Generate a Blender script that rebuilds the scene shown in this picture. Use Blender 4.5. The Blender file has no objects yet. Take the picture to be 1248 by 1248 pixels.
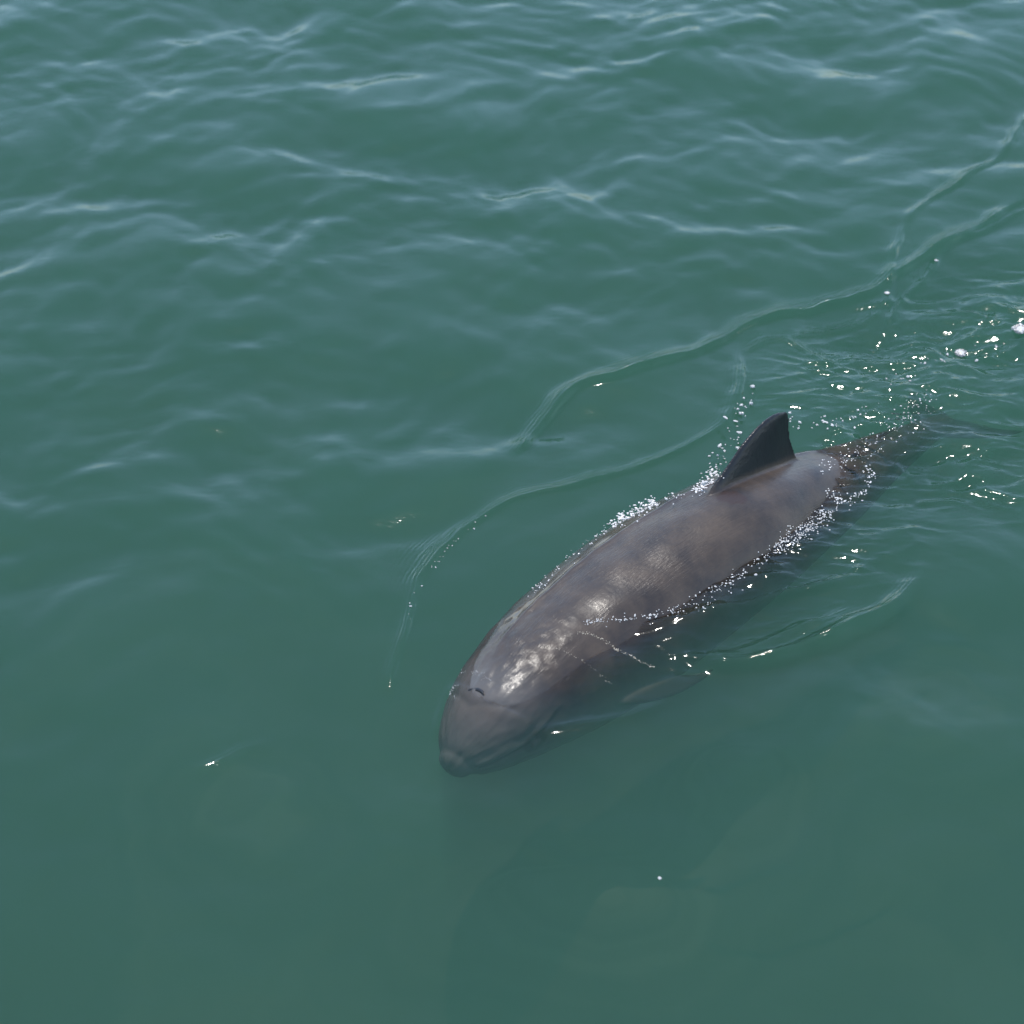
import bpy, bmesh, math, random
import numpy as np
from mathutils import Vector
R = math.radians
scene = bpy.context.scene
col = scene.collection

# ---------------------------------------------------------------- camera
DEP, DIST, FOV, PX = R(39), 6.5, R(26), 1248.0
cam_d = bpy.data.cameras.new('camera'); cam = bpy.data.objects.new('camera', cam_d); col.objects.link(cam)
CF = np.array((0.0, math.cos(DEP), -math.sin(DEP))); CU = np.array((0.0, math.sin(DEP), math.cos(DEP))); CR = np.array((1.0, 0.0, 0.0))
CP = -DIST * CF
cam.location = CP; cam.rotation_euler = (math.pi / 2 - DEP, 0, 0)
cam_d.sensor_width = 36; cam_d.lens = 18 / math.tan(FOV / 2)
cam_d.clip_start = 0.05; cam_d.clip_end = 2000
cam_d.dof.use_dof = True; cam_d.dof.focus_distance = 6.4; cam_d.dof.aperture_fstop = 2.5
scene.camera = cam

# ---------------------------------------------------------------- sky, sun, exposure
SUN = Vector((-0.01, 0.295, 0.95)).normalized()
world = bpy.data.worlds.new('World'); scene.world = world; world.use_nodes = True
wn = world.node_tree.nodes; wl = world.node_tree.links
bg = wn['Background']; sky = wn.new('ShaderNodeTexSky'); sky.sky_type = 'NISHITA'; sky.sun_disc = False
sky.sun_elevation = math.asin(SUN.z); sky.sun_rotation = math.atan2(SUN.x, SUN.y)
sky.air_density = 1.0; sky.dust_density = 0.2; sky.ozone_density = 5.0
veil = wn.new('ShaderNodeMix'); veil.data_type = 'RGBA'; veil.blend_type = 'ADD'; veil.inputs[0].default_value = 1.0      # thin even high haze over the whole sky
veil.inputs[7].default_value = (1.75, 2.15, 2.7, 1); wl.new(sky.outputs[0], veil.inputs[6])
wl.new(veil.outputs[2], bg.inputs[0]); bg.inputs[1].default_value = 0.15
sl = bpy.data.lights.new('sun', 'SUN'); sl.energy = 2.0; sl.angle = R(0.5); sl.color = (1.0, 0.95, 0.88)
so = bpy.data.objects.new('sun', sl); col.objects.link(so)
so.rotation_euler = SUN.to_track_quat('Z', 'Y').to_euler()
scene.view_settings.view_transform = 'Standard'; scene.view_settings.look = 'None'
scene.view_settings.exposure = 0.65; scene.view_settings.gamma = 1.0; scene.view_settings.use_curve_mapping = False
cy = scene.cycles
cy.use_denoising = True
cy.max_bounces = 8; cy.diffuse_bounces = 2; cy.glossy_bounces = 3; cy.transmission_bounces = 4; cy.volume_bounces = 1
cy.transparent_max_bounces = 8; cy.sample_clamp_indirect = 6.0
cy.caustics_reflective = False; cy.caustics_refractive = False

# ---------------------------------------------------------------- helpers
rng = np.random.default_rng(11); random.seed(5)
def ray(u, v):
    t = math.tan(FOV / 2)
    d = CF + CR * ((u - PX / 2) / (PX / 2) * t) + CU * (-(v - PX / 2) / (PX / 2) * t)
    return d
def pix(u, v, z=0.0):
    """world point seen at photograph pixel (u, v), standing at height z"""
    d = ray(u, v); s = (z - CP[2]) / d[2]
    return CP + d * s
def pix_plane(u, v, p0, n):
    d = ray(u, v); s = np.dot(p0 - CP, n) / np.dot(d, n)
    return CP + d * s
def catmull(P, n):
    P = np.asarray(P, float); m = len(P)
    Q = np.vstack([2 * P[0] - P[1], P, 2 * P[-1] - P[-2]])
    t = np.linspace(0, m - 1, n); i = np.minimum(t.astype(int), m - 2); f = (t - i)[:, None]
    a, b, c, d = Q[i], Q[i + 1], Q[i + 2], Q[i + 3]
    return 0.5 * (2 * b + (c - a) * f + (2 * a - 5 * b + 4 * c - d) * f ** 2 + (3 * b - a - 3 * c + d) * f ** 3)
def sstep(a, b, x):
    t = np.clip((x - a) / (b - a), 0, 1); return t * t * (3 - 2 * t)
def perlin(x, y, seed=0):
    r = np.random.default_rng(seed); ang = r.uniform(0, 2 * np.pi, (64, 64)); gx, gy = np.cos(ang), np.sin(ang)
    xi = np.floor(x).astype(int); yi = np.floor(y).astype(int); xf = x - xi; yf = y - yi
    u = xf ** 3 * (xf * (xf * 6 - 15) + 10); v = yf ** 3 * (yf * (yf * 6 - 15) + 10)
    def g(i, j, dx, dy): return gx[i % 64, j % 64] * dx + gy[i % 64, j % 64] * dy
    n0 = g(xi, yi, xf, yf) * (1 - u) + g(xi + 1, yi, xf - 1, yf) * u
    n1 = g(xi, yi + 1, xf, yf - 1) * (1 - u) + g(xi + 1, yi + 1, xf - 1, yf - 1) * u
    return (n0 * (1 - v) + n1 * v) * 1.5
def mesh_np(name, V, F):
    """V (n,3), F (m,k) -> mesh with smooth faces"""
    me = bpy.data.meshes.new(name); F = np.asarray(F); k = F.shape[1]
    me.vertices.add(len(V)); me.vertices.foreach_set('co', np.asarray(V, np.float32).ravel())
    me.loops.add(F.size); me.loops.foreach_set('vertex_index', F.astype(np.int32).ravel())
    me.polygons.add(len(F)); me.polygons.foreach_set('loop_start', np.arange(0, F.size, k, dtype=np.int32))
    me.polygons.foreach_set('use_smooth', np.ones(len(F), bool))
    me.update(calc_edges=True); me.validate()
    return me
def obj(name, me, m=None, parent=None):
    o = bpy.data.objects.new(name, me); col.objects.link(o)
    if m is not None and me is not None: me.materials.append(m)
    if parent is not None: o.parent = parent
    return o
def tag(o, label=None, cat=None, group=None, kind=None):
    if label: o['label'] = label
    if cat: o['category'] = cat
    if group: o['group'] = group
    if kind: o['kind'] = kind
    return o
def new_mat(name):
    m = bpy.data.materials.new(name); m.use_nodes = True
    return m, m.node_tree.nodes, m.node_tree.links

# ---------------------------------------------------------------- materials
def water_material():
    m, n, l = new_mat('sea_water'); n.remove(n['Principled BSDF']); out = n['Material Output']
    tc = n.new('ShaderNodeTexCoord'); mp = n.new('ShaderNodeMapping'); mp.inputs['Scale'].default_value = (1.0, 1.7, 1.0); mp.inputs['Rotation'].default_value = (0, 0, R(-14))
    no = n.new('ShaderNodeTexNoise'); no.inputs['Scale'].default_value = 26; no.inputs['Detail'].default_value = 3; no.inputs['Roughness'].default_value = 0.55
    l.new(tc.outputs['Object'], mp.inputs[0]); l.new(mp.outputs[0], no.inputs['Vector'])
    bp = n.new('ShaderNodeBump'); bp.inputs['Strength'].default_value = 0.25; bp.inputs['Distance'].default_value = 0.004
    l.new(no.outputs['Fac'], bp.inputs['Height'])
    tot = None
    for i in range(4):
        at = n.new('ShaderNodeAttribute'); at.attribute_name = 'ripple_%d' % i
        sx = n.new('ShaderNodeSeparateXYZ'); l.new(at.outputs['Vector'], sx.inputs[0])
        sn = n.new('ShaderNodeMath'); sn.operation = 'SINE'; l.new(sx.outputs[0], sn.inputs[0])
        mu = n.new('ShaderNodeMath'); mu.operation = 'MULTIPLY_ADD'; l.new(sn.outputs[0], mu.inputs[0]); l.new(sx.outputs[1], mu.inputs[1])
        if tot is not None: l.new(tot, mu.inputs[2])
        else: mu.inputs[2].default_value = 0
        tot = mu.outputs[0]
    b2 = n.new('ShaderNodeBump'); b2.inputs['Strength'].default_value = 1.0; b2.inputs['Distance'].default_value = 1.0
    l.new(tot, b2.inputs['Height']); l.new(bp.outputs[0], b2.inputs['Normal']); bp = b2
    fr = n.new('ShaderNodeFresnel'); fr.inputs['IOR'].default_value = 1.34; l.new(bp.outputs[0], fr.inputs['Normal'])
    gl = n.new('ShaderNodeBsdfGlossy'); gl.inputs['Roughness'].default_value = 0.07; l.new(bp.outputs[0], gl.inputs['Normal'])
    tr = n.new('ShaderNodeBsdfTransparent')
    mx = n.new('ShaderNodeMixShader'); l.new(fr.outputs[0], mx.inputs[0]); l.new(tr.outputs[0], mx.inputs[1]); l.new(gl.outputs[0], mx.inputs[2])
    l.new(mx.outputs[0], out.inputs['Surface'])
    vs = n.new('ShaderNodeVolumeScatter'); vs.inputs['Color'].default_value = (0.122, 0.350, 0.222, 1); vs.inputs['Density'].default_value = 1.9; vs.inputs['Anisotropy'].default_value = 0.0
    va = n.new('ShaderNodeVolumeAbsorption'); va.inputs['Color'].default_value = (0.15, 0.42, 0.34, 1); va.inputs['Density'].default_value = 1.9
    ad = n.new('ShaderNodeAddShader'); l.new(vs.outputs[0], ad.inputs[0]); l.new(va.outputs[0], ad.inputs[1])
    l.new(ad.outputs[0], out.inputs['Volume'])
    return m
def skin_material():
    m, n, l = new_mat('wet_grey_skin'); b = n['Principled BSDF']
    tc = n.new('ShaderNodeTexCoord')
    uv = n.new('ShaderNodeAttribute'); uv.attribute_name = 'body_coord'          # x along the body, y round it
    pg = n.new('ShaderNodeAttribute'); pg.attribute_name = 'pigment'              # r dark, g pale, b scar
    wt = n.new('ShaderNodeAttribute'); wt.attribute_name = 'film'                 # water film left on the skin
    n1 = n.new('ShaderNodeTexNoise'); n1.inputs['Scale'].default_value = 8.5; n1.inputs['Detail'].default_value = 7; n1.inputs['Roughness'].default_value = 0.62
    l.new(tc.outputs['Object'], n1.inputs['Vector'])
    r1 = n.new('ShaderNodeValToRGB'); e = r1.color_ramp.elements
    e[0].position = 0.3; e[0].color = (0.028, 0.022, 0.019, 1); e[1].position = 0.72; e[1].color = (0.088, 0.061, 0.041, 1)
    l.new(n1.outputs['Fac'], r1.inputs[0])
    sp = n.new('ShaderNodeSeparateColor'); l.new(pg.outputs['Color'], sp.inputs[0])
    def mixc(a, fac, c):
        x = n.new('ShaderNodeMix'); x.data_type = 'RGBA'; l.new(fac, x.inputs[0]); l.new(a, x.inputs[6]); x.inputs[7].default_value = c; return x.outputs[2]
    c = mixc(r1.outputs[0], sp.outputs[1], (0.13, 0.125, 0.115, 1))
    c = mixc(c, sp.outputs[2], (0.040, 0.022, 0.016, 1))
    # fine lengthwise scratches
    mp = n.new('ShaderNodeMapping'); mp.inputs['Scale'].default_value = (11, 17, 1); l.new(uv.outputs['Vector'], mp.inputs[0])
    n2 = n.new('ShaderNodeTexNoise'); n2.inputs['Scale'].default_value = 1.0; n2.inputs['Detail'].default_value = 6; n2.inputs['Roughness'].default_value = 0.7
    l.new(mp.outputs[0], n2.inputs['Vector'])
    r2 = n.new('ShaderNodeValToRGB'); r2.color_ramp.elements[0].position = 0.62; r2.color_ramp.elements[1].position = 0.80
    r2.color_ramp.elements[0].color = (0, 0, 0, 1); r2.color_ramp.elements[1].color = (0.18, 0.18, 0.18, 1)
    l.new(n2.outputs['Fac'], r2.inputs[0]); c = mixc(c, r2.outputs[0], (0.14, 0.13, 0.12, 1))
    c = mixc(c, sp.outputs[0], (0.013, 0.013, 0.013, 1))
    l.new(c, b.inputs['Base Color'])
    n3 = n.new('ShaderNodeTexNoise'); n3.inputs['Scale'].default_value = 70; n3.inputs['Detail'].default_value = 4; l.new(tc.outputs['Object'], n3.inputs['Vector'])
    ad = n.new('ShaderNodeMath'); ad.operation = 'MULTIPLY_ADD'; ad.inputs[1].default_value = 0.6; l.new(n3.outputs['Fac'], ad.inputs[0]); l.new(n2.outputs['Fac'], ad.inputs[2])
    bp = n.new('ShaderNodeBump'); bp.inputs['Distance'].default_value = 0.0022
    st = n.new('ShaderNodeMapRange'); st.inputs['To Min'].default_value = 0.45; st.inputs['To Max'].default_value = 0.06; l.new(wt.outputs['Fac'], st.inputs['Value'])
    l.new(st.outputs[0], bp.inputs['Strength']); l.new(ad.outputs[0], bp.inputs['Height'])
    m4 = n.new('ShaderNodeMapping'); m4.inputs['Scale'].default_value = (26, 42, 1); m4.inputs['Rotation'].default_value = (0, 0, R(14)); l.new(uv.outputs['Vector'], m4.inputs[0])
    n4 = n.new('ShaderNodeTexNoise'); n4.inputs['Scale'].default_value = 1.0; n4.inputs['Detail'].default_value = 3; n4.inputs['Distortion'].default_value = 0.8; l.new(m4.outputs[0], n4.inputs['Vector'])
    n5 = n.new('ShaderNodeTexNoise'); n5.inputs['Scale'].default_value = 3.2; n5.inputs['Detail'].default_value = 2; l.new(tc.outputs['Object'], n5.inputs['Vector'])
    k5 = n.new('ShaderNodeMapRange'); k5.inputs['From Min'].default_value = 0.42; k5.inputs['From Max'].default_value = 0.62; l.new(n5.outputs['Fac'], k5.inputs['Value'])
    k6 = n.new('ShaderNodeMath'); k6.operation = 'MULTIPLY'; l.new(k5.outputs[0], k6.inputs[0]); l.new(st.outputs[0], k6.inputs[1])
    bq = n.new('ShaderNodeBump'); bq.inputs['Distance'].default_value = 0.0035; l.new(k6.outputs[0], bq.inputs['Strength']); l.new(n4.outputs['Fac'], bq.inputs['Height']); l.new(bp.outputs[0], bq.inputs['Normal'])
    bp = bq; l.new(bp.outputs[0], b.inputs['Normal'])
    ro = n.new('ShaderNodeMapRange'); ro.inputs['To Min'].default_value = 0.31; ro.inputs['To Max'].default_value = 0.07; l.new(wt.outputs['Fac'], ro.inputs['Value'])
    l.new(ro.outputs[0], b.inputs['Roughness']); b.inputs['IOR'].default_value = 1.33
    bl = n.new('ShaderNodeAttribute'); bl.attribute_name = 'below'
    cw = n.new('ShaderNodeMapRange'); cw.inputs['To Min'].default_value = 0.25; cw.inputs['To Max'].default_value = 0.0; l.new(bl.outputs['Fac'], cw.inputs['Value']); l.new(cw.outputs[0], b.inputs['Coat Weight'])
    sw = n.new('ShaderNodeMapRange'); sw.inputs['To Min'].default_value = 0.5; sw.inputs['To Max'].default_value = 0.03; l.new(bl.outputs['Fac'], sw.inputs['Value']); l.new(sw.outputs[0], b.inputs['Specular IOR Level'])
    b.inputs['Coat Roughness'].default_value = 0.12; b.inputs['Coat IOR'].default_value = 1.33
    l.new(bp.outputs[0], b.inputs['Coat Normal'])
    return m
def plain(name, color, rough, **kw):
    m, n, l = new_mat(name); b = n['Principled BSDF']
    no = n.new('ShaderNodeTexNoise'); no.inputs['Scale'].default_value = kw.get('scale', 40); no.inputs['Detail'].default_value = 4
    r = n.new('ShaderNodeValToRGB'); k = kw.get('var', 0.75)
    r.color_ramp.elements[0].color = tuple(c * k for c in color) + (1,); r.color_ramp.elements[1].color = tuple(color) + (1,)
    r.color_ramp.elements[0].position = 0.35; r.color_ramp.elements[1].position = 0.65
    l.new(no.outputs['Fac'], r.inputs[0]); l.new(r.outputs[0], b.inputs['Base Color']); b.inputs['Roughness'].default_value = rough
    if 'trans' in kw: b.inputs['Transmission Weight'].default_value = kw['trans']; b.inputs['IOR'].default_value = 1.2
    return m
M_WATER = water_material(); M_SKIN = skin_material()
M_EYE = plain('eye_black', (0.012, 0.012, 0.013), 0.6)
M_EYE.node_tree.nodes['Principled BSDF'].inputs['Specular IOR Level'].default_value = 0.03
M_BLOW = plain('blowhole_dark', (0.015, 0.013, 0.013), 0.35)
M_CAUSTIC = plain('caustic_cream', (0.70, 0.58, 0.42), 0.3, var=0.7)  # cream colour imitating caustic light on the shoulder
M_FOAM = plain('foam_white', (0.86, 0.79, 0.71), 0.15, var=0.85)
M_DROP = plain('water_drop_white', (0.86, 0.80, 0.73), 0.06, trans=0.35, var=0.95)
M_SAND = plain('seabed_sand', (0.42, 0.37, 0.20), 0.9, scale=4.0, var=0.15)

# ---------------------------------------------------------------- the animal's spine (shared by its body and the water round it)
# centre line from tail stock to snout: photo pixel, height, half width, half height up, half height down (m), roll (deg)
SP = [
 (1152, 516, -0.235, 0.024, 0.030, 0.030, 4),
 (1120, 534, -0.200, 0.042, 0.052, 0.050, 6),
 (1074, 561, -0.165, 0.072, 0.084, 0.080, 8),
 (1020, 594, -0.138, 0.114, 0.124, 0.118, 10),
 (962, 624, -0.112, 0.158, 0.166, 0.162, 12),
 (892, 664, -0.092, 0.196, 0.202, 0.200, 14),
 (820, 708, -0.104, 0.220, 0.212, 0.222, 15),
 (755, 754, -0.120, 0.228, 0.210, 0.226, 15),
 (695, 799, -0.126, 0.214, 0.194, 0.210, 15),
 (645, 838, -0.118, 0.186, 0.168, 0.178, 15),
 (610, 870, -0.113, 0.156, 0.140, 0.144, 15),
 (584, 897, -0.117, 0.122, 0.107, 0.109, 15),
 (566, 917, -0.126, 0.086, 0.074, 0.075, 15),
 (556, 929, -0.135, 0.052, 0.044, 0.045, 15),
]
SW = [np.concatenate([pix(a[0], a[1], a[2]), a[3:6], [a[6]]]) for a in SP]
NS = 170
sp = catmull(SW, NS)
cen = sp[:, :3]; tan = np.gradient(cen, axis=0); tan /= np.linalg.norm(tan, axis=1)[:, None]
lat0 = np.cross(tan, (0, 0, 1.0)); lat0 /= np.linalg.norm(lat0, axis=1)[:, None]        # animal's right = far side
up0 = np.cross(lat0, tan)
cr, sr = np.cos(np.radians(sp[:, 6]))[:, None], np.sin(np.radians(sp[:, 6]))[:, None]
lat = lat0 * cr - up0 * sr; up = up0 * cr + lat0 * sr
arc = np.concatenate([[0], np.cumsum(np.linalg.norm(np.diff(cen, axis=0), axis=1))])
def frame_at(i): return cen[i], tan[i], lat[i], up[i]
def nearest_i(u, v):
    P = cen - CP; t = math.tan(FOV / 2); dep = P @ CF
    uu = PX / 2 + (P @ CR) / dep / t * PX / 2; vv = PX / 2 - (P @ CU) / dep / t * PX / 2
    return int(np.argmin((uu - u) ** 2 + (vv - v) ** 2))

# ---------------------------------------------------------------- water surface
def axis(lo, hi, step0, step1, far, grow=1.16):
    a = [lo]
    while a[-1] < hi: a.append(a[-1] + step0 + (step1 - step0) * (a[-1] - lo) / (hi - lo))
    left, s = [lo], step0
    while left[-1] > -far: s *= grow; left.append(left[-1] - s)
    right, s = [a[-1]], step1
    while right[-1] < far: s *= grow; right.append(right[-1] + s)
    return np.array(left[:0:-1] + a + right[1:])
GX = axis(-2.15, 2.15, 0.0048, 0.0048, 150)
GY = axis(-2.1, 3.9, 0.0042, 0.0086, 150)
X, Y = np.meshgrid(GX, GY)                     # rows along y
dense = np.exp(-np.maximum(0, np.hypot(X, Y * 0.9) - 3.5) / 2.0)

def world_curve(pts, n=90):
    P = catmull(np.array(pts, float), n)
    return np.array([pix(u, v)[:2] for u, v in P])
def curve_dist(C, reach):
    """signed distance (left of the running direction positive) and 0..1 place along the curve, on the grid near it"""
    lo = C.min(0) - reach; hi = C.max(0) + reach
    i0, i1 = np.searchsorted(GX, (lo[0], hi[0])); j0, j1 = np.searchsorted(GY, (lo[1], hi[1]))
    sx = X[j0:j1, i0:i1]; sy = Y[j0:j1, i0:i1]
    best = np.full(sx.shape, 1e9); sd = np.zeros_like(best); tt = np.zeros_like(best); n = len(C) - 1
    for k in range(n):
        a = C[k]; b = C[k + 1]; e = b - a; L2 = e @ e + 1e-12
        px = sx - a[0]; py = sy - a[1]
        t = np.clip((px * e[0] + py * e[1]) / L2, 0, 1)
        dx = px - t * e[0]; dy = py - t * e[1]; d2 = dx * dx + dy * dy
        w = d2 < best
        best[w] = d2[w]; sd[w] = np.sign(e[0] * py - e[1] * px)[w]; tt[w] = ((k + t) / n)[w]
    return (slice(j0, j1), slice(i0, i1)), np.sqrt(best) * sd, tt

def base_waves():
    h = np.zeros_like(X)
    wx = X + 0.10 * perlin(X * 1.3, Y * 1.3, 1) + 0.03 * perlin(X * 4, Y * 4, 2)
    wy = Y + 0.10 * perlin(X * 1.3 + 9, Y * 1.3, 3) + 0.03 * perlin(X * 4 + 5, Y * 4, 4)
    r = np.random.default_rng(21)
    for i in range(72):
        lam = 0.09 * (1.4 / 0.09) ** (((i + r.random()) / 72) ** 1.1)
        ang = R(104) + r.normal(0, 0.85); k = 2 * np.pi / lam
        slope = 0.0178 * (0.85 if lam < 0.16 else 1.0) * (1.15 if 0.3 < lam < 0.8 else 1.0) * (0.8 if lam > 0.8 else 1.0)
        ph = k * (wx * math.cos(ang) + wy * math.sin(ang)) + r.uniform(0, 6.28)
        m = 0.35 + 1.25 * sstep(-0.3, 0.5, perlin(X * 1.1 + i * 1.7, Y * 1.3 + i * 0.6, 30 + i % 4)) if lam < 0.5 else 1.0
        h += slope / k * (np.sin(ph) + 0.12 * np.cos(2 * ph)) * m
    return h
H = base_waves() * dense
# calmer water round and in front of the animal, livelier away from the viewer
calm = 0.34 + 0.74 * sstep(-1.8, 0.6, Y)
bx, by = pix(800, 690)[:2]
ca, sa = math.cos(R(42)), math.sin(R(42))
ex = (X - bx) * ca + (Y - by) * sa; ey = -(X - bx) * sa + (Y - by) * ca
near = np.exp(-((ex / 1.15) ** 2 + (ey / 0.42) ** 2) ** 1.5)
H *= calm * (1 - 0.88 * near)

CAP = [[np.zeros_like(X), np.zeros_like(X)] for _ in range(4)]      # ripple phase and height, read by the water material
CAPL, CAPA = 0.95, 1.0
def set_cap(sl_, phase, a, slot):
    P, A = CAP[slot % 4]; k = a > A[sl_]
    P[sl_] = np.where(k, phase, P[sl_]); A[sl_] = np.where(k, a, A[sl_])
def ridge(pts, amp, wl, wr, cap=0.0, lam=0.02, clen=0.08, side=1, taper=(0.15, 0.15), wob=0.6, seed=0, n=90, groove=0.0):
    C = world_curve(pts, n); sl_, d, t = curve_dist(C, max(wl, wr) * 3 + clen * 3)
    env = sstep(0, max(taper[0], 1e-3), t) * (1 - sstep(1 - max(taper[1], 1e-3), 1, t))
    endf = np.where((t <= 0) | (t >= 1), 0.0, 1.0)
    env = env * endf
    sx, sy = X[sl_], Y[sl_]
    env = env * (1 + wob * perlin(sx * 6 + seed, sy * 6, 50 + seed))
    d = d + 0.004 * perlin(sx * 14 + seed, sy * 14, 80 + seed) + 0.014 * perlin(sx * 4.5 + seed, sy * 4.5, 70 + seed)
    g = np.where(d > 0, np.exp(-(d / wl) ** 2), np.exp(-(d / wr) ** 2))
    h = amp * env * g - groove * env * np.exp(-((d + side * -1 * wr) / wr) ** 2)
    if cap:
        dd = d * side
        w = np.where(dd > -lam, np.exp(-np.abs(dd) / clen), 0) * sstep(-lam, 0, dd)
        br = 0.35 + 0.65 * sstep(-0.25, 0.4, perlin(sx * 3.1 + seed * 3, sy * 3.1, 90 + seed))
        set_cap(sl_, 2 * np.pi * dd / (lam * CAPL), cap * CAPA * np.abs(env) * br * w, seed)
    H[sl_] += h

# bow wave hugging the body on its far side
ridge([(478, 850), (486, 800), (497, 755), (520, 695), (560, 652), (620, 612), (700, 590), (770, 572), (840, 545), (885, 515), (902, 470), (906, 425), (915, 395)], 0.010, 0.026, 0.008, 0.0009, 0.012, 0.040, 1, (0.05, 0.2), seed=1, n=130)
# longer outer wake crest
ridge([(622, 560), (640, 535), (665, 508), (705, 474), (760, 458), (830, 435), (880, 412), (920, 394), (1000, 372), (1060, 356), (1095, 335), (1130, 312), (1180, 285), (1260, 232)], 0.019, 0.036, 0.011, 0.0014, 0.013, 0.05, 1, (0.10, 0.05), seed=2, n=130)
ridge([(1083, 385), (1088, 330), (1094, 295), (1120, 258), (1170, 222), (1215, 190), (1260, 130)], 0.010, 0.024, 0.009, 0.0009, 0.012, 0.04, 1, (0.2, 0.05), seed=3)
ridge([(1075, 400), (1105, 360), (1130, 335), (1165, 298), (1260, 250)], 0.009, 0.016, 0.010, 0.0008, 0.014, 0.03, 1, (0.2, 0.05), seed=4)
ridge([(960, 412), (1000, 400), (1050, 388), (1078, 372), (1086, 352)], 0.006, 0.03, 0.012, 0.0012, 0.014, 0.035, 1, seed=5)
ridge([(905, 430), (955, 412), (1010, 440), (1060, 455)], 0.005, 0.02, 0.012, 0.0008, 0.014, 0.03, 1, seed=6)
# near side swells trailing from the flank
ridge([(835, 812), (900, 808), (960, 798), (1020, 776), (1080, 745), (1118, 708), (1138, 660)], 0.034, 0.034, 0.026, 0.0013, 0.014, 0.06, 1, (0.15, 0.45), seed=7)
ridge([(800, 800), (860, 800), (920, 790), (965, 772), (1010, 756), (1060, 730)], 0.013, 0.020, 0.024, 0.0010, 0.015, 0.04, 1, (0.2, 0.3), seed=8)
ridge([(720, 772), (780, 768), (850, 756), (920, 738), (980, 722), (1040, 704), (1090, 670)], 0.014, 0.018, 0.024, 0.0010, 0.014, 0.03, 1, (0.2, 0.3), seed=9)
ridge([(690, 850), (750, 812), (820, 775), (890, 735), (960, 690), (1030, 640)], 0.022, 0.10, 0.06, seed=14)
# small capillary patches ahead of the bow
ridge([(440, 870), (462, 820), (478, 760), (505, 690), (545, 640)], 0.002, 0.03, 0.03, 0.0008, 0.016, 0.06, 1, (0.3, 0.3), seed=10)
ridge([(210, 948), (260, 930), (300, 912), (335, 903)], 0.004, 0.022, 0.03, 0.0005, 0.014, 0.03, 1, (0.4, 0.2), seed=11)
ridge([(640, 890), (700, 884), (770, 874), (830, 850)], 0.004, 0.018, 0.022, 0.0003, 0.013, 0.02, -1, (0.2, 0.3), seed=12)
ridge([(532, 905), (538, 862), (556, 836), (600, 858), (650, 886)], 0.005, 0.012, 0.02, 0.0, seed=13)

# turbulent water of the wake behind the fin
def turb(cx, cy_, rx, ry, rot, amp, sc, seed):
    c = pix(cx, cy_); a, s = math.cos(R(rot)), math.sin(R(rot))
    dx = X - c[0]; dy = Y - c[1]; u = (dx * a + dy * s) / rx; v = (-dx * s + dy * a) / ry
    w = np.exp(-(u * u + v * v)); k = w > 0.004; xs, ys = X[k], Y[k]
    q = 0; f = sc; g = 1
    for o in range(3):
        # ridged, stretched along the picture's near-level direction
        p_, s_ = xs * f * 0.42 - ys * f * 0.10, ys * f
        q = q + g * (0.55 - np.abs(perlin(p_ + 3.1 * o + seed, s_ + 0.6 * perlin(p_, s_, seed + 7), seed + o)) * 2.0); f *= 1.9; g *= 0.42
    H[k] += amp * w[k] * q
turb(1180, 420, 0.50, 0.30, 40, 0.0145, 9, 101)
turb(1200, 560, 0.42, 0.22, 10, 0.0124, 9, 111)
turb(1040, 455, 0.30, 0.20, 30, 0.0102, 11, 121)
turb(1060, 540, 0.28, 0.10, 45, 0.0238, 13, 131)
turb(960, 680, 0.40, 0.12, 45, 0.0072, 12, 141)
turb(1040, 680, 0.34, 0.16, 40, 0.0058, 12, 151)
turb(860, 790, 0.30, 0.10, 20, 0.0058, 12, 161)

# water creeping up the skin, with fine rings round the waterline
def meniscus():
    k = (X > cen[:, 0].min() - .45) & (X < cen[:, 0].max() + .35) & (Y > cen[:, 1].min() - .35) & (Y < cen[:, 1].max() + .35)
    q = np.stack([X[k], Y[k], H[k]], 1); d = np.empty(len(q))
    for a in range(0, len(q), 40000):
        p = q[a:a + 40000]; i = ((p[:, None, :] - cen[None]) ** 2).sum(2).argmin(1); r_ = p - cen[i]
        x = (r_ * lat[i]).sum(1); y = (r_ * up[i]).sum(1); f = (r_ * tan[i]).sum(1); f = np.where((i == 0) | (i == len(cen) - 1), f, 0)
        rr = np.sqrt(x * x + y * y) + 1e-6; hh = np.where(y > 0, sp[i, 4], sp[i, 5])
        rad = 1 / np.sqrt((x / rr / sp[i, 3]) ** 2 + (y / rr / hh) ** 2)
        d[a:a + 40000] = np.hypot(np.maximum(rr - rad, 0), f) - np.maximum(rad - rr, 0)
    dd = np.full(X.shape, 9.0); dd[k] = d
    n1 = 0.6 + 0.8 * perlin(X * 9, Y * 9, 71)
    H[k] += (0.003 * np.exp(-np.abs(dd) / 0.012) * n1)[k]
meniscus()

def water_z(x, y):
    i = int(np.clip(np.searchsorted(GX, x) - 1, 0, len(GX) - 2)); j = int(np.clip(np.searchsorted(GY, y) - 1, 0, len(GY) - 2))
    fx = (x - GX[i]) / (GX[i + 1] - GX[i]); fy = (y - GY[j]) / (GY[j + 1] - GY[j])
    return float((H[j, i] * (1 - fx) + H[j, i + 1] * fx) * (1 - fy) + (H[j + 1, i] * (1 - fx) + H[j + 1, i + 1] * fx) * fy)

def water_z_np(x, y):
    i = np.clip(np.searchsorted(GX, x) - 1, 0, len(GX) - 2); j = np.clip(np.searchsorted(GY, y) - 1, 0, len(GY) - 2)
    return H[j, i]

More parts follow.
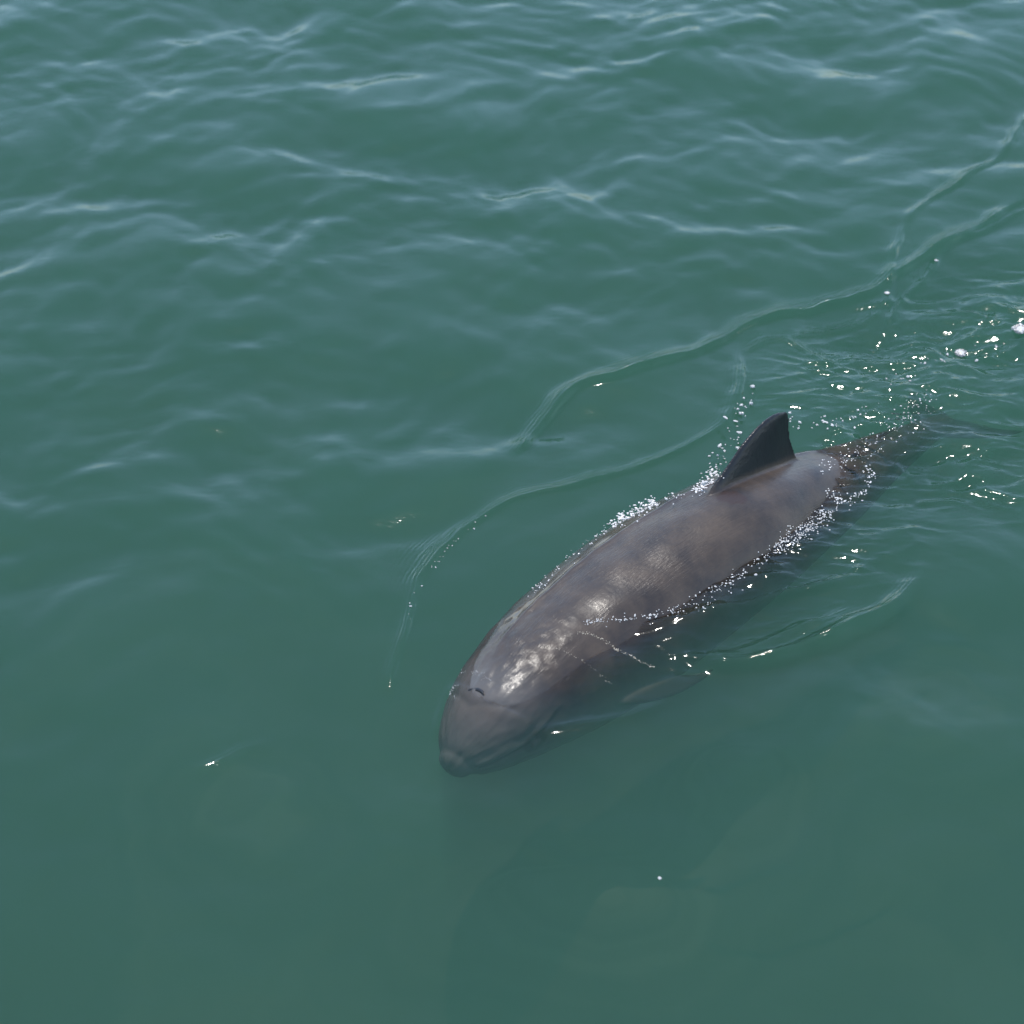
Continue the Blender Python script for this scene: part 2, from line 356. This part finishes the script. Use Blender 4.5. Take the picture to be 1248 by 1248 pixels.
def build_water():
    ny, nx = X.shape
    V = np.stack([X.ravel(), Y.ravel(), H.ravel()], 1)
    idx = np.arange(ny * nx).reshape(ny, nx)
    F = np.stack([idx[:-1, :-1].ravel(), idx[:-1, 1:].ravel(), idx[1:, 1:].ravel(), idx[1:, :-1].ravel()], 1)
    rim = np.concatenate([idx[0, :-1], idx[:-1, -1], idx[-1, :0:-1], idx[:0:-1, 0]])
    lowv = V[rim].copy(); lowv[:, 2] = -4.0; b0 = len(V); m = len(rim)
    lo = np.arange(m) + b0; c = b0 + m
    V = np.vstack([V, lowv, [[0, 0, -4.0]]])
    nxt = np.roll(np.arange(m), -1)
    S = np.stack([rim, lo, lo[nxt], rim[nxt]], 1)
    me = mesh_np('water', V, np.vstack([F, S]))
    bm = bmesh.new(); bm.from_mesh(me); bm.verts.ensure_lookup_table()
    for a in range(m):
        bm.faces.new((bm.verts[c], bm.verts[int(lo[(a + 1) % m])], bm.verts[int(lo[a])]))
    bm.to_mesh(me); bm.free()
    for i, (P, A) in enumerate(CAP):
        at = me.attributes.new('ripple_%d' % i, 'FLOAT_VECTOR', 'POINT'); z = np.zeros(m + 1)
        at.data.foreach_set('vector', np.stack([np.concatenate([P.ravel(), z]), np.concatenate([A.ravel(), z]), np.zeros(len(V))], 1).astype(np.float32).ravel())
    return tag(obj('water', me, M_WATER), 'green sea surface with soft ripples and a curved wake', kind='structure')
build_water()

# ---------------------------------------------------------------- seabed under the water
def build_seabed():
    ax = np.concatenate([-np.geomspace(140, 4, 20), np.linspace(-3.8, 3.8, 360), np.geomspace(4, 140, 20)])
    x, y = np.meshgrid(ax, ax); z = -0.95 + 0.10 * perlin(x * 0.7, y * 0.7, 7) + 0.05 * perlin(x * 2, y * 2, 8) + 0.012 * perlin(x * 9, y * 9, 12)
    for u, v, rx, ry, top in ((905, 925, .22, .26, .20), (1140, 835, .34, .26, .20), (720, 1078, .34, .24, .20), (270, 960, .3, .26, .12)):
        c = pix(u, v, -0.7); z += top * np.exp(-(((x - c[0]) / rx) ** 2 + ((y - c[1]) / ry) ** 2)) * (1 + 0.25 * perlin(x * 6, y * 6, 9))
    n = len(ax); idx = np.arange(n * n).reshape(n, n)
    F = np.stack([idx[:-1, :-1].ravel(), idx[:-1, 1:].ravel(), idx[1:, 1:].ravel(), idx[1:, :-1].ravel()], 1)
    tag(obj('seabed', mesh_np('seabed', np.stack([x.ravel(), y.ravel(), z.ravel()], 1), F), M_SAND), 'sandy seabed dimly showing through green water', kind='structure')
build_seabed()

# ---------------------------------------------------------------- dolphin
NR = 72
def body_shell():
    V, F = [], []
    th = np.linspace(0, 2 * np.pi, NR, endpoint=False)
    for i in range(NS):
        s, c = np.sin(th), np.cos(th)
        e = 0.92
        ss = np.sign(s) * np.abs(s) ** e; cc = np.sign(c) * np.abs(c) ** e
        hh = np.where(c > 0, sp[i, 4], sp[i, 5])
        V.append(cen[i] + np.outer(ss * sp[i, 3], lat[i]) + np.outer(cc * hh, up[i]))
    # rounded snout
    c0, t0, l0, u0 = frame_at(NS - 1); w, hu, hd = sp[-1, 3:6]
    for k in range(1, 7):
        a = k / 7 * math.pi / 2
        s, c = np.sin(th), np.cos(th); hh = np.where(c > 0, hu, hd)
        V.append(c0 + t0 * 0.034 * math.sin(a) + np.outer(s * w * math.cos(a), l0) + np.outer(c * hh * math.cos(a), u0))
    V = np.vstack(V); nr = NS + 6
    for i in range(nr - 1):
        for j in range(NR):
            k = (j + 1) % NR
            F.append((i * NR + j, i * NR + k, (i + 1) * NR + k, (i + 1) * NR + j))
    return V, F, nr
def blade(le, te, thick, n_dir, nseg=22, nchord=17):
    """lens-section blade between a leading and a trailing edge curve; thick(k) in m; closed shell"""
    le = catmull(le, nseg); te = catmull(te, nseg); V, F = [], []
    cs = (1 - np.cos(np.linspace(0, np.pi, nchord))) / 2
    prof = 2.6 * (np.sqrt(np.maximum(cs, 0)) * 0.62 - cs * 0.30 - 0.32 * cs ** 2)
    prof = np.maximum(prof, 0.0); prof /= prof.max()
    m = 2 * nchord - 2
    for i in range(nseg):
        T = thick(i / (nseg - 1)) / 2; nd = n_dir if n_dir.ndim == 1 else n_dir[i]
        base = le[i] + np.outer(cs, te[i] - le[i])
        mn = np.maximum(prof * T, 0.0022)
        V.append(base + np.outer(mn, nd)); V.append((base - np.outer(mn, nd))[1:-1][::-1])
    V = np.vstack(V)
    for i in range(nseg - 1):
        for j in range(m):
            k = (j + 1) % m
            F.append((i * m + j, i * m + k, (i + 1) * m + k, (i + 1) * m + j))
    F.append(tuple(range(m))[::-1]); F.append(tuple((nseg - 1) * m + j for j in range(m)))
    return V, F

def build_dolphin():
    bm = bmesh.new()
    def add(V, F, caps=()):
        vs = [bm.verts.new(v) for v in V]
        for f in F: bm.faces.new([vs[i] for i in f])
        for c in caps: bm.faces.new([vs[i] for i in c])
    V, F, nr = body_shell(); add(V, F, (tuple(range(NR))[::-1], tuple((nr - 1) * NR + j for j in range(NR))))
    # dorsal fin, in the animal's midplane
    i0 = nearest_i(930, 642); c, t, l_, u_ = frame_at(i0)
    p0 = c + u_ * sp[i0, 4]
    P = lambda u, v: pix_plane(u, v, p0, l_)
    le = [P(866, 598), P(884, 571), P(905, 541), P(926, 517), P(945, 504), P(957, 501)]
    te = [P(992, 568), P(975, 562), P(966, 544), P(962.5, 525), P(962, 510), P(960, 502.5)]
    le = [le[0] - u_ * 0.05 + t * 0.03, le[0] - u_ * 0.02 + t * 0.015] + le; te = [te[0] - u_ * 0.07, te[0] - u_ * 0.03] + te
    V, F = blade(le, te, lambda k: 0.046 * (1 - k) ** 1.1 + 0.007, l_, 40, 25); add(V, F)
    # flippers
    for sgn in (-1, 1):
        i1 = nearest_i(700, 806); c, t, l_, u_ = frame_at(i1); L = l_ * sgn
        w = sp[i1, 3]
        root = c + L * w * 0.76 - u_ * 0.055
        Q = lambda a, b, z: root - t * a + L * b + u_ * z
        lev = [Q(-0.075, -0.06, 0.03), Q(-0.06, 0.02, -0.005), Q(0.00, 0.075, -0.03), Q(0.10, 0.115, -0.05), Q(0.20, 0.13, -0.06), Q(0.255, 0.125, -0.062)]
        tev = [Q(0.115, -0.06, 0.03), Q(0.115, -0.02, -0.005), Q(0.13, 0.01, -0.03), Q(0.17, 0.05, -0.05), Q(0.22, 0.10, -0.06), Q(0.262, 0.122, -0.062)]
        V, F = blade(lev, tev, lambda k: 0.040 * (1 - k) + 0.006, u_, 24, 15); add(V, F)
    # flukes
    for sgn in (-1, 1):
        c, t, l_, u_ = frame_at(3); L = l_ * sgn
        Q = lambda a, b: c - t * a + L * b
        lev = [Q(-0.10, -0.004), Q(-0.05, 0.05), Q(0.01, 0.11), Q(0.08, 0.165), Q(0.15, 0.20), Q(0.185, 0.208)]
        tev = [Q(0.085, -0.004), Q(0.115, 0.045), Q(0.125, 0.10), Q(0.145, 0.15), Q(0.175, 0.19), Q(0.192, 0.204)]
        V, F = blade(lev, tev, lambda k: 0.034 * (1 - k) + 0.006, u_, 24, 15); add(V, F)
    bmesh.ops.recalc_face_normals(bm, faces=bm.faces)
    me = bpy.data.meshes.new('raw'); bm.to_mesh(me); bm.free()
    tmp = obj('raw', me)
    md = tmp.modifiers.new('r', 'REMESH'); md.mode = 'VOXEL'; md.voxel_size = 0.0042
    ms = tmp.modifiers.new('s', 'SMOOTH'); ms.factor = 0.5; ms.iterations = 5
    dg = bpy.context.evaluated_depsgraph_get(); ev = tmp.evaluated_get(dg)
    bme = bpy.data.meshes.new_from_object(ev)
    bpy.data.objects.remove(tmp); bpy.data.meshes.remove(me)
    n = len(bme.vertices); co = np.empty(n * 3, np.float32); bme.vertices.foreach_get('co', co); co = co.reshape(-1, 3).astype(float)
    no = np.empty(n * 3, np.float32); bme.vertices.foreach_get('normal', no); no = no.reshape(-1, 3).astype(float)
    # body coordinates of every vertex
    bi = np.zeros(n, int)
    for a in range(0, n, 20000):
        d = ((co[a:a + 20000, None, :] - cen[None]) ** 2).sum(2); bi[a:a + 20000] = d.argmin(1)
    rel = co - cen[bi]; x = (rel * lat[bi]).sum(1); y = (rel * up[bi]).sum(1); fwd = (rel * tan[bi]).sum(1)
    s = arc[bi] + fwd; ang = np.arctan2(x, y)                      # ang 0 = back, + far side, - near side
    SL = arc[-1]
    ie = int(np.searchsorted(arc, SL - 0.165)); EYE = frame_at(ie) + (sp[ie, 3],)
    tp = cen + up * sp[:, 4:5] - CP; dp = tp @ CF; tf = math.tan(FOV / 2)
    ib = int(np.argmin((PX / 2 * (1 + tp @ CR / dp / tf) - 591) ** 2 + (PX / 2 * (1 - tp @ CU / dp / tf) - 842) ** 2)); HB = SL - arc[ib]
    # neck and blowhole creases, mouth line, lengthwise folds
    disp = np.zeros(n)
    head = SL - s
    mouth_y = -0.012 - 0.10 * np.clip(head - 0.02, 0, 1) + 0.05 * np.clip((head - 0.15) / 0.1, 0, 1)
    mw = (head < 0.26) & (y > -0.12) & (head > 0.012)
    disp -= np.where(mw, 0.006 * np.exp(-((y - mouth_y) / 0.006) ** 2) * (1 - sstep(0.20, 0.26, head)), 0)
    disp += np.where(mw, 0.004 * np.exp(-((y - mouth_y - 0.015) / 0.010) ** 2) * (1 - sstep(0.20, 0.26, head)), 0)
    disp -= 0.004 * np.exp(-((head - HB + 0.05 - 0.05 * np.abs(ang)) / 0.012) ** 2) * sstep(1.5, 0.6, np.abs(ang))
    fe = ang - 0.20 - 0.05 * perlin(s * 5, s * 0, 64) - 0.02 * perlin(s * 17, s * 0, 65)
    fl = sstep(0.26, 0.40, head) * sstep(SL - 0.30, SL - 0.42, -s + SL - 0.0) if False else sstep(0.26, 0.40, head)
    disp += fl * (0.0045 * sstep(-0.02, 0.05, fe) + 0.003 * np.exp(-(fe / 0.05) ** 2)) * sstep(1.4, 1.0, ang)
    disp += 0.003 * perlin(s * 9, ang * 2.2, 61) * sstep(2.3, 1.6, np.abs(ang))
    disp += 0.0016 * perlin(s * 30, ang * 7, 62) * sstep(0.6, 0.3, head)
    co2 = co + no * disp[:, None]
    bme.vertices.foreach_set('co', co2.astype(np.float32).ravel())
    bme.polygons.foreach_set('use_smooth', np.ones(len(bme.polygons), bool))
    # pigment
    finm = sstep(0.015, 0.05, y - sp[bi, 4]) * (np.abs(x) < 0.06)
    rn = np.sqrt((x / sp[bi, 3]) ** 2 + (y / np.where(y > 0, sp[bi, 4], sp[bi, 5])) ** 2)
    limb = sstep(1.03, 1.15, rn) * (head > 0.3)
    dark = np.clip(finm + limb * 0.9 + 0.5 * sstep(0.55, 0.25, s), 0, 1)
    dark = np.maximum(dark, np.where(mw, np.exp(-((y - mouth_y) / 0.005) ** 2) * (1 - sstep(0.20, 0.26, head)), 0))
    dark = np.maximum(dark, 0.2 * sstep(mouth_y, mouth_y - 0.01, y) * (1 - sstep(0.20, 0.26, head)))
    for e_ in (-1, 1):
        pe = EYE[0] + EYE[2] * e_ * EYE[4] - EYE[3] * 0.03
        dark = np.maximum(dark, 1.0 * sstep(0.040, 0.022, np.linalg.norm((co - pe) * np.array((0.8, 0.8, 1.0)), axis=1)))
    pale = sstep(1.5, 2.4, np.abs(ang)) * 0.7 * (1 - limb)
    pale = np.maximum(pale, 0.5 * sstep(0.30, 0.14, head) * (1 - dark))
    sc_p = pix(893, 607, 0.10); sc_d = np.sqrt(((co - sc_p) @ CR) ** 2 / 0.045 ** 2 + ((co - sc_p) @ CU) ** 2 / 0.018 ** 2)
    scar = 0.8 * sstep(1.15, 0.8, sc_d + 0.35 * perlin(co[:, 0] * 40, co[:, 1] * 40, 63)) * (y > 0) * (finm < 0.3)
    film = sstep(-0.02, 0.05, fe) * fl
    film = np.maximum(film, 0.5 * sstep(0.95, 1.25, -ang))
    at = bme.color_attributes.new('pigment', 'FLOAT_COLOR', 'POINT')
    at.data.foreach_set('color', np.stack([dark, pale, scar, np.ones(n)], 1).astype(np.float32).ravel())
    at = bme.attributes.new('body_coord', 'FLOAT_VECTOR', 'POINT')
    at.data.foreach_set('vector', np.stack([s, ang, np.zeros(n)], 1).astype(np.float32).ravel())
    at = bme.attributes.new('film', 'FLOAT', 'POINT'); at.data.foreach_set('value', film.astype(np.float32))
    below = sstep(0.004, -0.006, co2[:, 2] - water_z_np(co2[:, 0], co2[:, 1]))      # skin wetted by the sea loses its gloss: no step in refractive index
    at = bme.attributes.new('below', 'FLOAT', 'POINT'); at.data.foreach_set('value', below.astype(np.float32))
    bme.update(); bme.name = 'dolphin'
    d = obj('dolphin', bme, M_SKIN)
    tag(d, 'small stout grey dolphin surfacing with falcate dorsal fin and blunt submerged snout', 'dolphin')
    # eyes and blowhole
    def ball(name, m, c, ax, r3):
        b = bmesh.new(); bmesh.ops.create_icosphere(b, subdivisions=3, radius=1)
        A = np.array(ax)
        for v in b.verts:
            q = np.array(v.co) * r3; v.co = c + A[0] * q[0] + A[1] * q[1] + A[2] * q[2]
        for f in b.faces: f.smooth = True
        me = bpy.data.meshes.new(name); b.to_mesh(me); b.free(); return obj(name, me, m, d)
    ie = int(np.searchsorted(arc, SL - 0.165)); c, t, l_, u_ = frame_at(ie)
    for sgn in (-1, 1):
        p = c + l_ * sgn * sp[ie, 3] * 0.99 - u_ * 0.03
        ball('eye', M_EYE, p, (t, l_, u_), np.array((0.020, 0.013, 0.014)))
    c, t, l_, u_ = frame_at(ib)
    th = np.linspace(-1, 1, 13); V, F = [], []
    for k, a in enumerate(th):
        w = 0.0085 * (1 - a * a) + 0.0006
        yy = math.cos(a * 0.026 / sp[ib, 3]) * sp[ib, 4]
        p = c + l_ * a * 0.026 + u_ * (sp[ib, 4] - 0.0022 - 0.0018 * abs(a)) + t * 0.013 * (a * a)
        for (dt, du) in ((-w, 0), (0, 0.0035), (w, 0), (0, -0.006)): V.append(p + t * dt + u_ * du)
    for k in range(12):
        for j in range(4): F.append((k * 4 + j, k * 4 + (j + 1) % 4, k * 4 + 4 + (j + 1) % 4, k * 4 + 4 + j))
    obj('blowhole', mesh_np('blowhole', np.array(V), F), M_BLOW, d)
    from mathutils.bvhtree import BVHTree
    tris = bme; tree = BVHTree.FromPolygons([tuple(v) for v in co2], [tuple(p.vertices) for p in bme.polygons])
    return d, tree
dolphin, TREE = build_dolphin()

def surface_point(u, v):
    """what the eye meets at this pixel: the animal or the water; returns point, normal, which"""
    d = ray(u, v); dn = d / np.linalg.norm(d)
    hit = TREE.ray_cast(Vector(CP), Vector(dn))
    p = pix(u, v, 0.0)
    for _ in range(4): p = pix(u, v, water_z(p[0], p[1]))
    if hit[0] is not None and hit[3] < np.linalg.norm(p - CP): return np.array(hit[0]), np.array(hit[1]), 'skin'
    return p, np.array((0, 0, 1.0)), 'water'

# ---------------------------------------------------------------- droplets, foam and bubbles
def drop_meshes(n, sub, seed):
    out = []; r = random.Random(seed)
    for k in range(n):
        b = bmesh.new(); bmesh.ops.create_icosphere(b, subdivisions=sub, radius=1)
        for v in b.verts: v.co *= 1 + r.uniform(-0.32, 0.32)
        for f in b.faces: f.smooth = True
        me = bpy.data.meshes.new('water_drop'); b.to_mesh(me); b.free(); me.materials.append(M_DROP); out.append(me)
    return out
DROPS = drop_meshes(5, 2, 3)
def px_m(p): return (np.dot(p - CP, CF)) * math.tan(FOV / 2) * 2 / PX           # metres per photo pixel at a point
def along(pts, n, jit, r):
    C = catmull(np.array(pts, float), 200); seg = np.concatenate([[0], np.cumsum(np.hypot(*np.diff(C, axis=0).T))])
    for _ in range(n):
        q = r.random() * seg[-1]; u = np.interp(q, seg, C[:, 0]); v = np.interp(q, seg, C[:, 1])
        yield u + r.gauss(0, jit), v + r.gauss(0, jit)
def scatter_drops(pts, n, jit, size, label, group, seed, lift=0.0):
    r = random.Random(seed)
    for u, v in along(pts, n, jit, r):
        p, nrm, w = surface_point(u, v)
        if lift: 
            q = r.random() ** 2 * lift; d = ray(u, v); p = p - d * (q / -d[2])
        s = 0.72 * px_m(p) * size[0] * (size[1] / size[0]) ** (r.random() ** 1.7)
        o = bpy.data.objects.new('water_drop', r.choice(DROPS)); col.objects.link(o)
        o.location = p + nrm * s * 0.4; o.scale = (s * r.uniform(0.8, 2.0), s * r.uniform(0.7, 1.2), s * r.uniform(0.5, 0.9)); o.rotation_euler = (r.uniform(-.4, .4), r.uniform(-.4, .4), r.uniform(0, 6.28))
        big = s > 0.45 * px_m(p) * size[1]; tag(o, ('larger ' + label if big else label) if n > 1 else label, 'water drop', ('larger ' + group if big else group) if n > 1 else None)
FLANK = [(712, 758), (760, 755), (820, 745), (870, 722), (905, 698), (945, 670), (985, 644), (1012, 622)]
FAR = [(645, 728), (690, 682), (735, 648), (780, 624), (835, 600), (862, 586)]
scatter_drops([(856, 592), (872, 566), (888, 540), (903, 510), (914, 480)], 58, 8, (0.9, 3.3), 'white spray droplet thrown up ahead of the dorsal fin', 'spray droplets ahead of the dorsal fin', 1, 0.05)
scatter_drops([(958, 505), (970, 514), (972, 524)], 8, 4, (1.0, 3.4), 'white water droplet splashing behind the dorsal fin tip', 'droplets behind the dorsal fin tip', 2, 0.02)
scatter_drops([(990, 522), (1004, 512), (1020, 508)], 12, 5, (0.9, 2.8), 'white droplet in the ripples between dorsal fin and tail', 'droplets between dorsal fin and tail', 3)
scatter_drops([(1012, 520), (1060, 494), (1092, 464), (1128, 446), (1160, 434), (1205, 424), (1248, 402)], 46, 5, (0.8, 2.6), 'white droplet in the trail of drops over the wake behind the tail', 'droplets trailing behind the tail', 4)
scatter_drops(FAR, 40, 3.5, (0.6, 2.0), 'small white droplet in the splash along the far flank', 'splash droplets along the far flank', 5, 0.015)
scatter_drops([(502, 770), (498, 752), (508, 720), (528, 690), (560, 656), (600, 624)], 26, 2, (0.6, 1.7), 'tiny white droplet on the crest of the bow wave', 'droplets on the bow wave crest', 6)
scatter_drops(FLANK, 60, 5, (0.8, 2.4), 'white foam droplet along the waterline of the near flank', 'droplets along the near flank waterline', 7)
for u, v, rad, lb in ((804, 1071, 2.6, 'lone white droplet floating on calm water far from the dolphin'), (1081, 358, 3.4, 'white droplet where two wake crests cross'), (1141, 318, 2.6, 'white droplet beside the outer wake crest'), (1190, 440, 2.2, 'white droplet next to the small foam bubble')):
    scatter_drops([(u, v), (u + .1, v)], 1, 0.0, (rad, rad * 1.01), lb, None, int(u))

def speck_cloud(name, jobs, label, m, seed):
    """thousands of minute bubbles as one mesh"""
    r = random.Random(seed); b = bmesh.new(); bmesh.ops.create_icosphere(b, subdivisions=1, radius=1)
    b.verts.ensure_lookup_table(); bv = np.array([tuple(v.co) for v in b.verts]); bf = np.array([[v.index for v in f.verts] for f in b.faces]); b.free()
    V, F, n = [], [], 0
    for pts, cnt, jit, size, on in jobs:
        for u, v in along(pts, cnt, jit, r):
            p, nrm, w = surface_point(u, v)
            if on and w != on: continue
            s = px_m(p) * r.uniform(*size)
            V.append(p + nrm * s * 0.3 + bv * s * np.array([r.uniform(.7, 1.6), r.uniform(.7, 1.4), r.uniform(.6, 1)])); F.append(bf + n); n += len(bv)
    return tag(obj(name, mesh_np(name, np.vstack(V), np.vstack(F)), m), label, 'foam', kind='stuff')
speck_cloud('foam', [(FLANK[2:], 170, 5, (0.35, 1.0), None), (FLANK[5:], 230, 6, (0.35, 1.0), None), (FLANK[:3], 60, 1.5, (0.4, 1.0), None)], 'white froth along the waterline of the near flank', M_FOAM, 31)
speck_cloud('foam', [(FAR[:5], 90, 1.6, (0.4, 1.0), None), ([(745, 640), (765, 628), (800, 612)], 150, 3.5, (0.5, 1.8), None), ([(848, 600), (862, 588), (872, 574)], 110, 4, (0.5, 1.6), None)], 'white splash froth along the far flank', M_FOAM, 32)
speck_cloud('foam', [([(1002, 570), (1040, 556), (1075, 530), (1110, 505), (1138, 484)], 170, 8, (0.35, 1.0), None), ([(1006, 600), (1035, 610), (1058, 590), (1062, 572)], 110, 4, (0.4, 1.2), None)], 'pale froth streaming over the tail stock', M_FOAM, 33)

speck_cloud('foam', [([(703, 770), (722, 774), (742, 784), (752, 792), (770, 800), (784, 808), (797, 813)], 150, 0.8, (0.2, 0.6), None), ([(655, 783), (690, 795), (712, 806), (735, 825), (745, 834)], 50, 0.8, (0.2, 0.45), None)], 'thin beaded cream line imitating caustic light across the shoulder behind the head', M_CAUSTIC, 34)  # caustic light lines on the skin, modelled as cream-coloured specks
speck_cloud('foam', [([(560, 818), (580, 822), (600, 828)], 30, 2.0, (0.2, 0.5), None), ([(556, 835), (548, 846), (560, 853)], 26, 1.2, (0.2, 0.5), None)], 'fine specks of froth round the blowhole', M_FOAM, 35)

def big_bubble(u, v, rad, label):
    p, nrm, w = surface_point(u, v); rr = px_m(p) * rad
    root = obj('bubble', None); root.location = p; tag(root, label, 'bubble', None)
    b = bmesh.new(); bmesh.ops.create_uvsphere(b, u_segments=24, v_segments=14, radius=rr)
    for q in b.verts: q.co.z *= 0.45; q.co.z = max(q.co.z, -0.15 * rr)
    for f in b.faces: f.smooth = True
    me = bpy.data.meshes.new('dome'); b.to_mesh(me); b.free(); obj('dome', me, M_DROP, root)
    b = bmesh.new(); r = random.Random(int(u))
    for k in range(60):
        a = k / 60 * 6.283 * 3; g = bmesh.ops.create_icosphere(b, subdivisions=1, radius=rr * r.uniform(0.07, 0.22))
        for q in g['verts']: q.co += Vector((math.cos(a) * rr * r.uniform(.3, 1.2), math.sin(a) * rr * r.uniform(.3, 1.2), rr * r.uniform(0.0, 0.4)))
    for f in b.faces: f.smooth = True
    me = bpy.data.meshes.new('foam_ring'); b.to_mesh(me); b.free(); obj('foam_ring', me, M_FOAM, root)
big_bubble(1171, 431, 6.5, 'small foam bubble riding the wake in the line of droplets')
big_bubble(1243, 402, 8, 'larger foam bubble where the droplet trail leaves the wake')
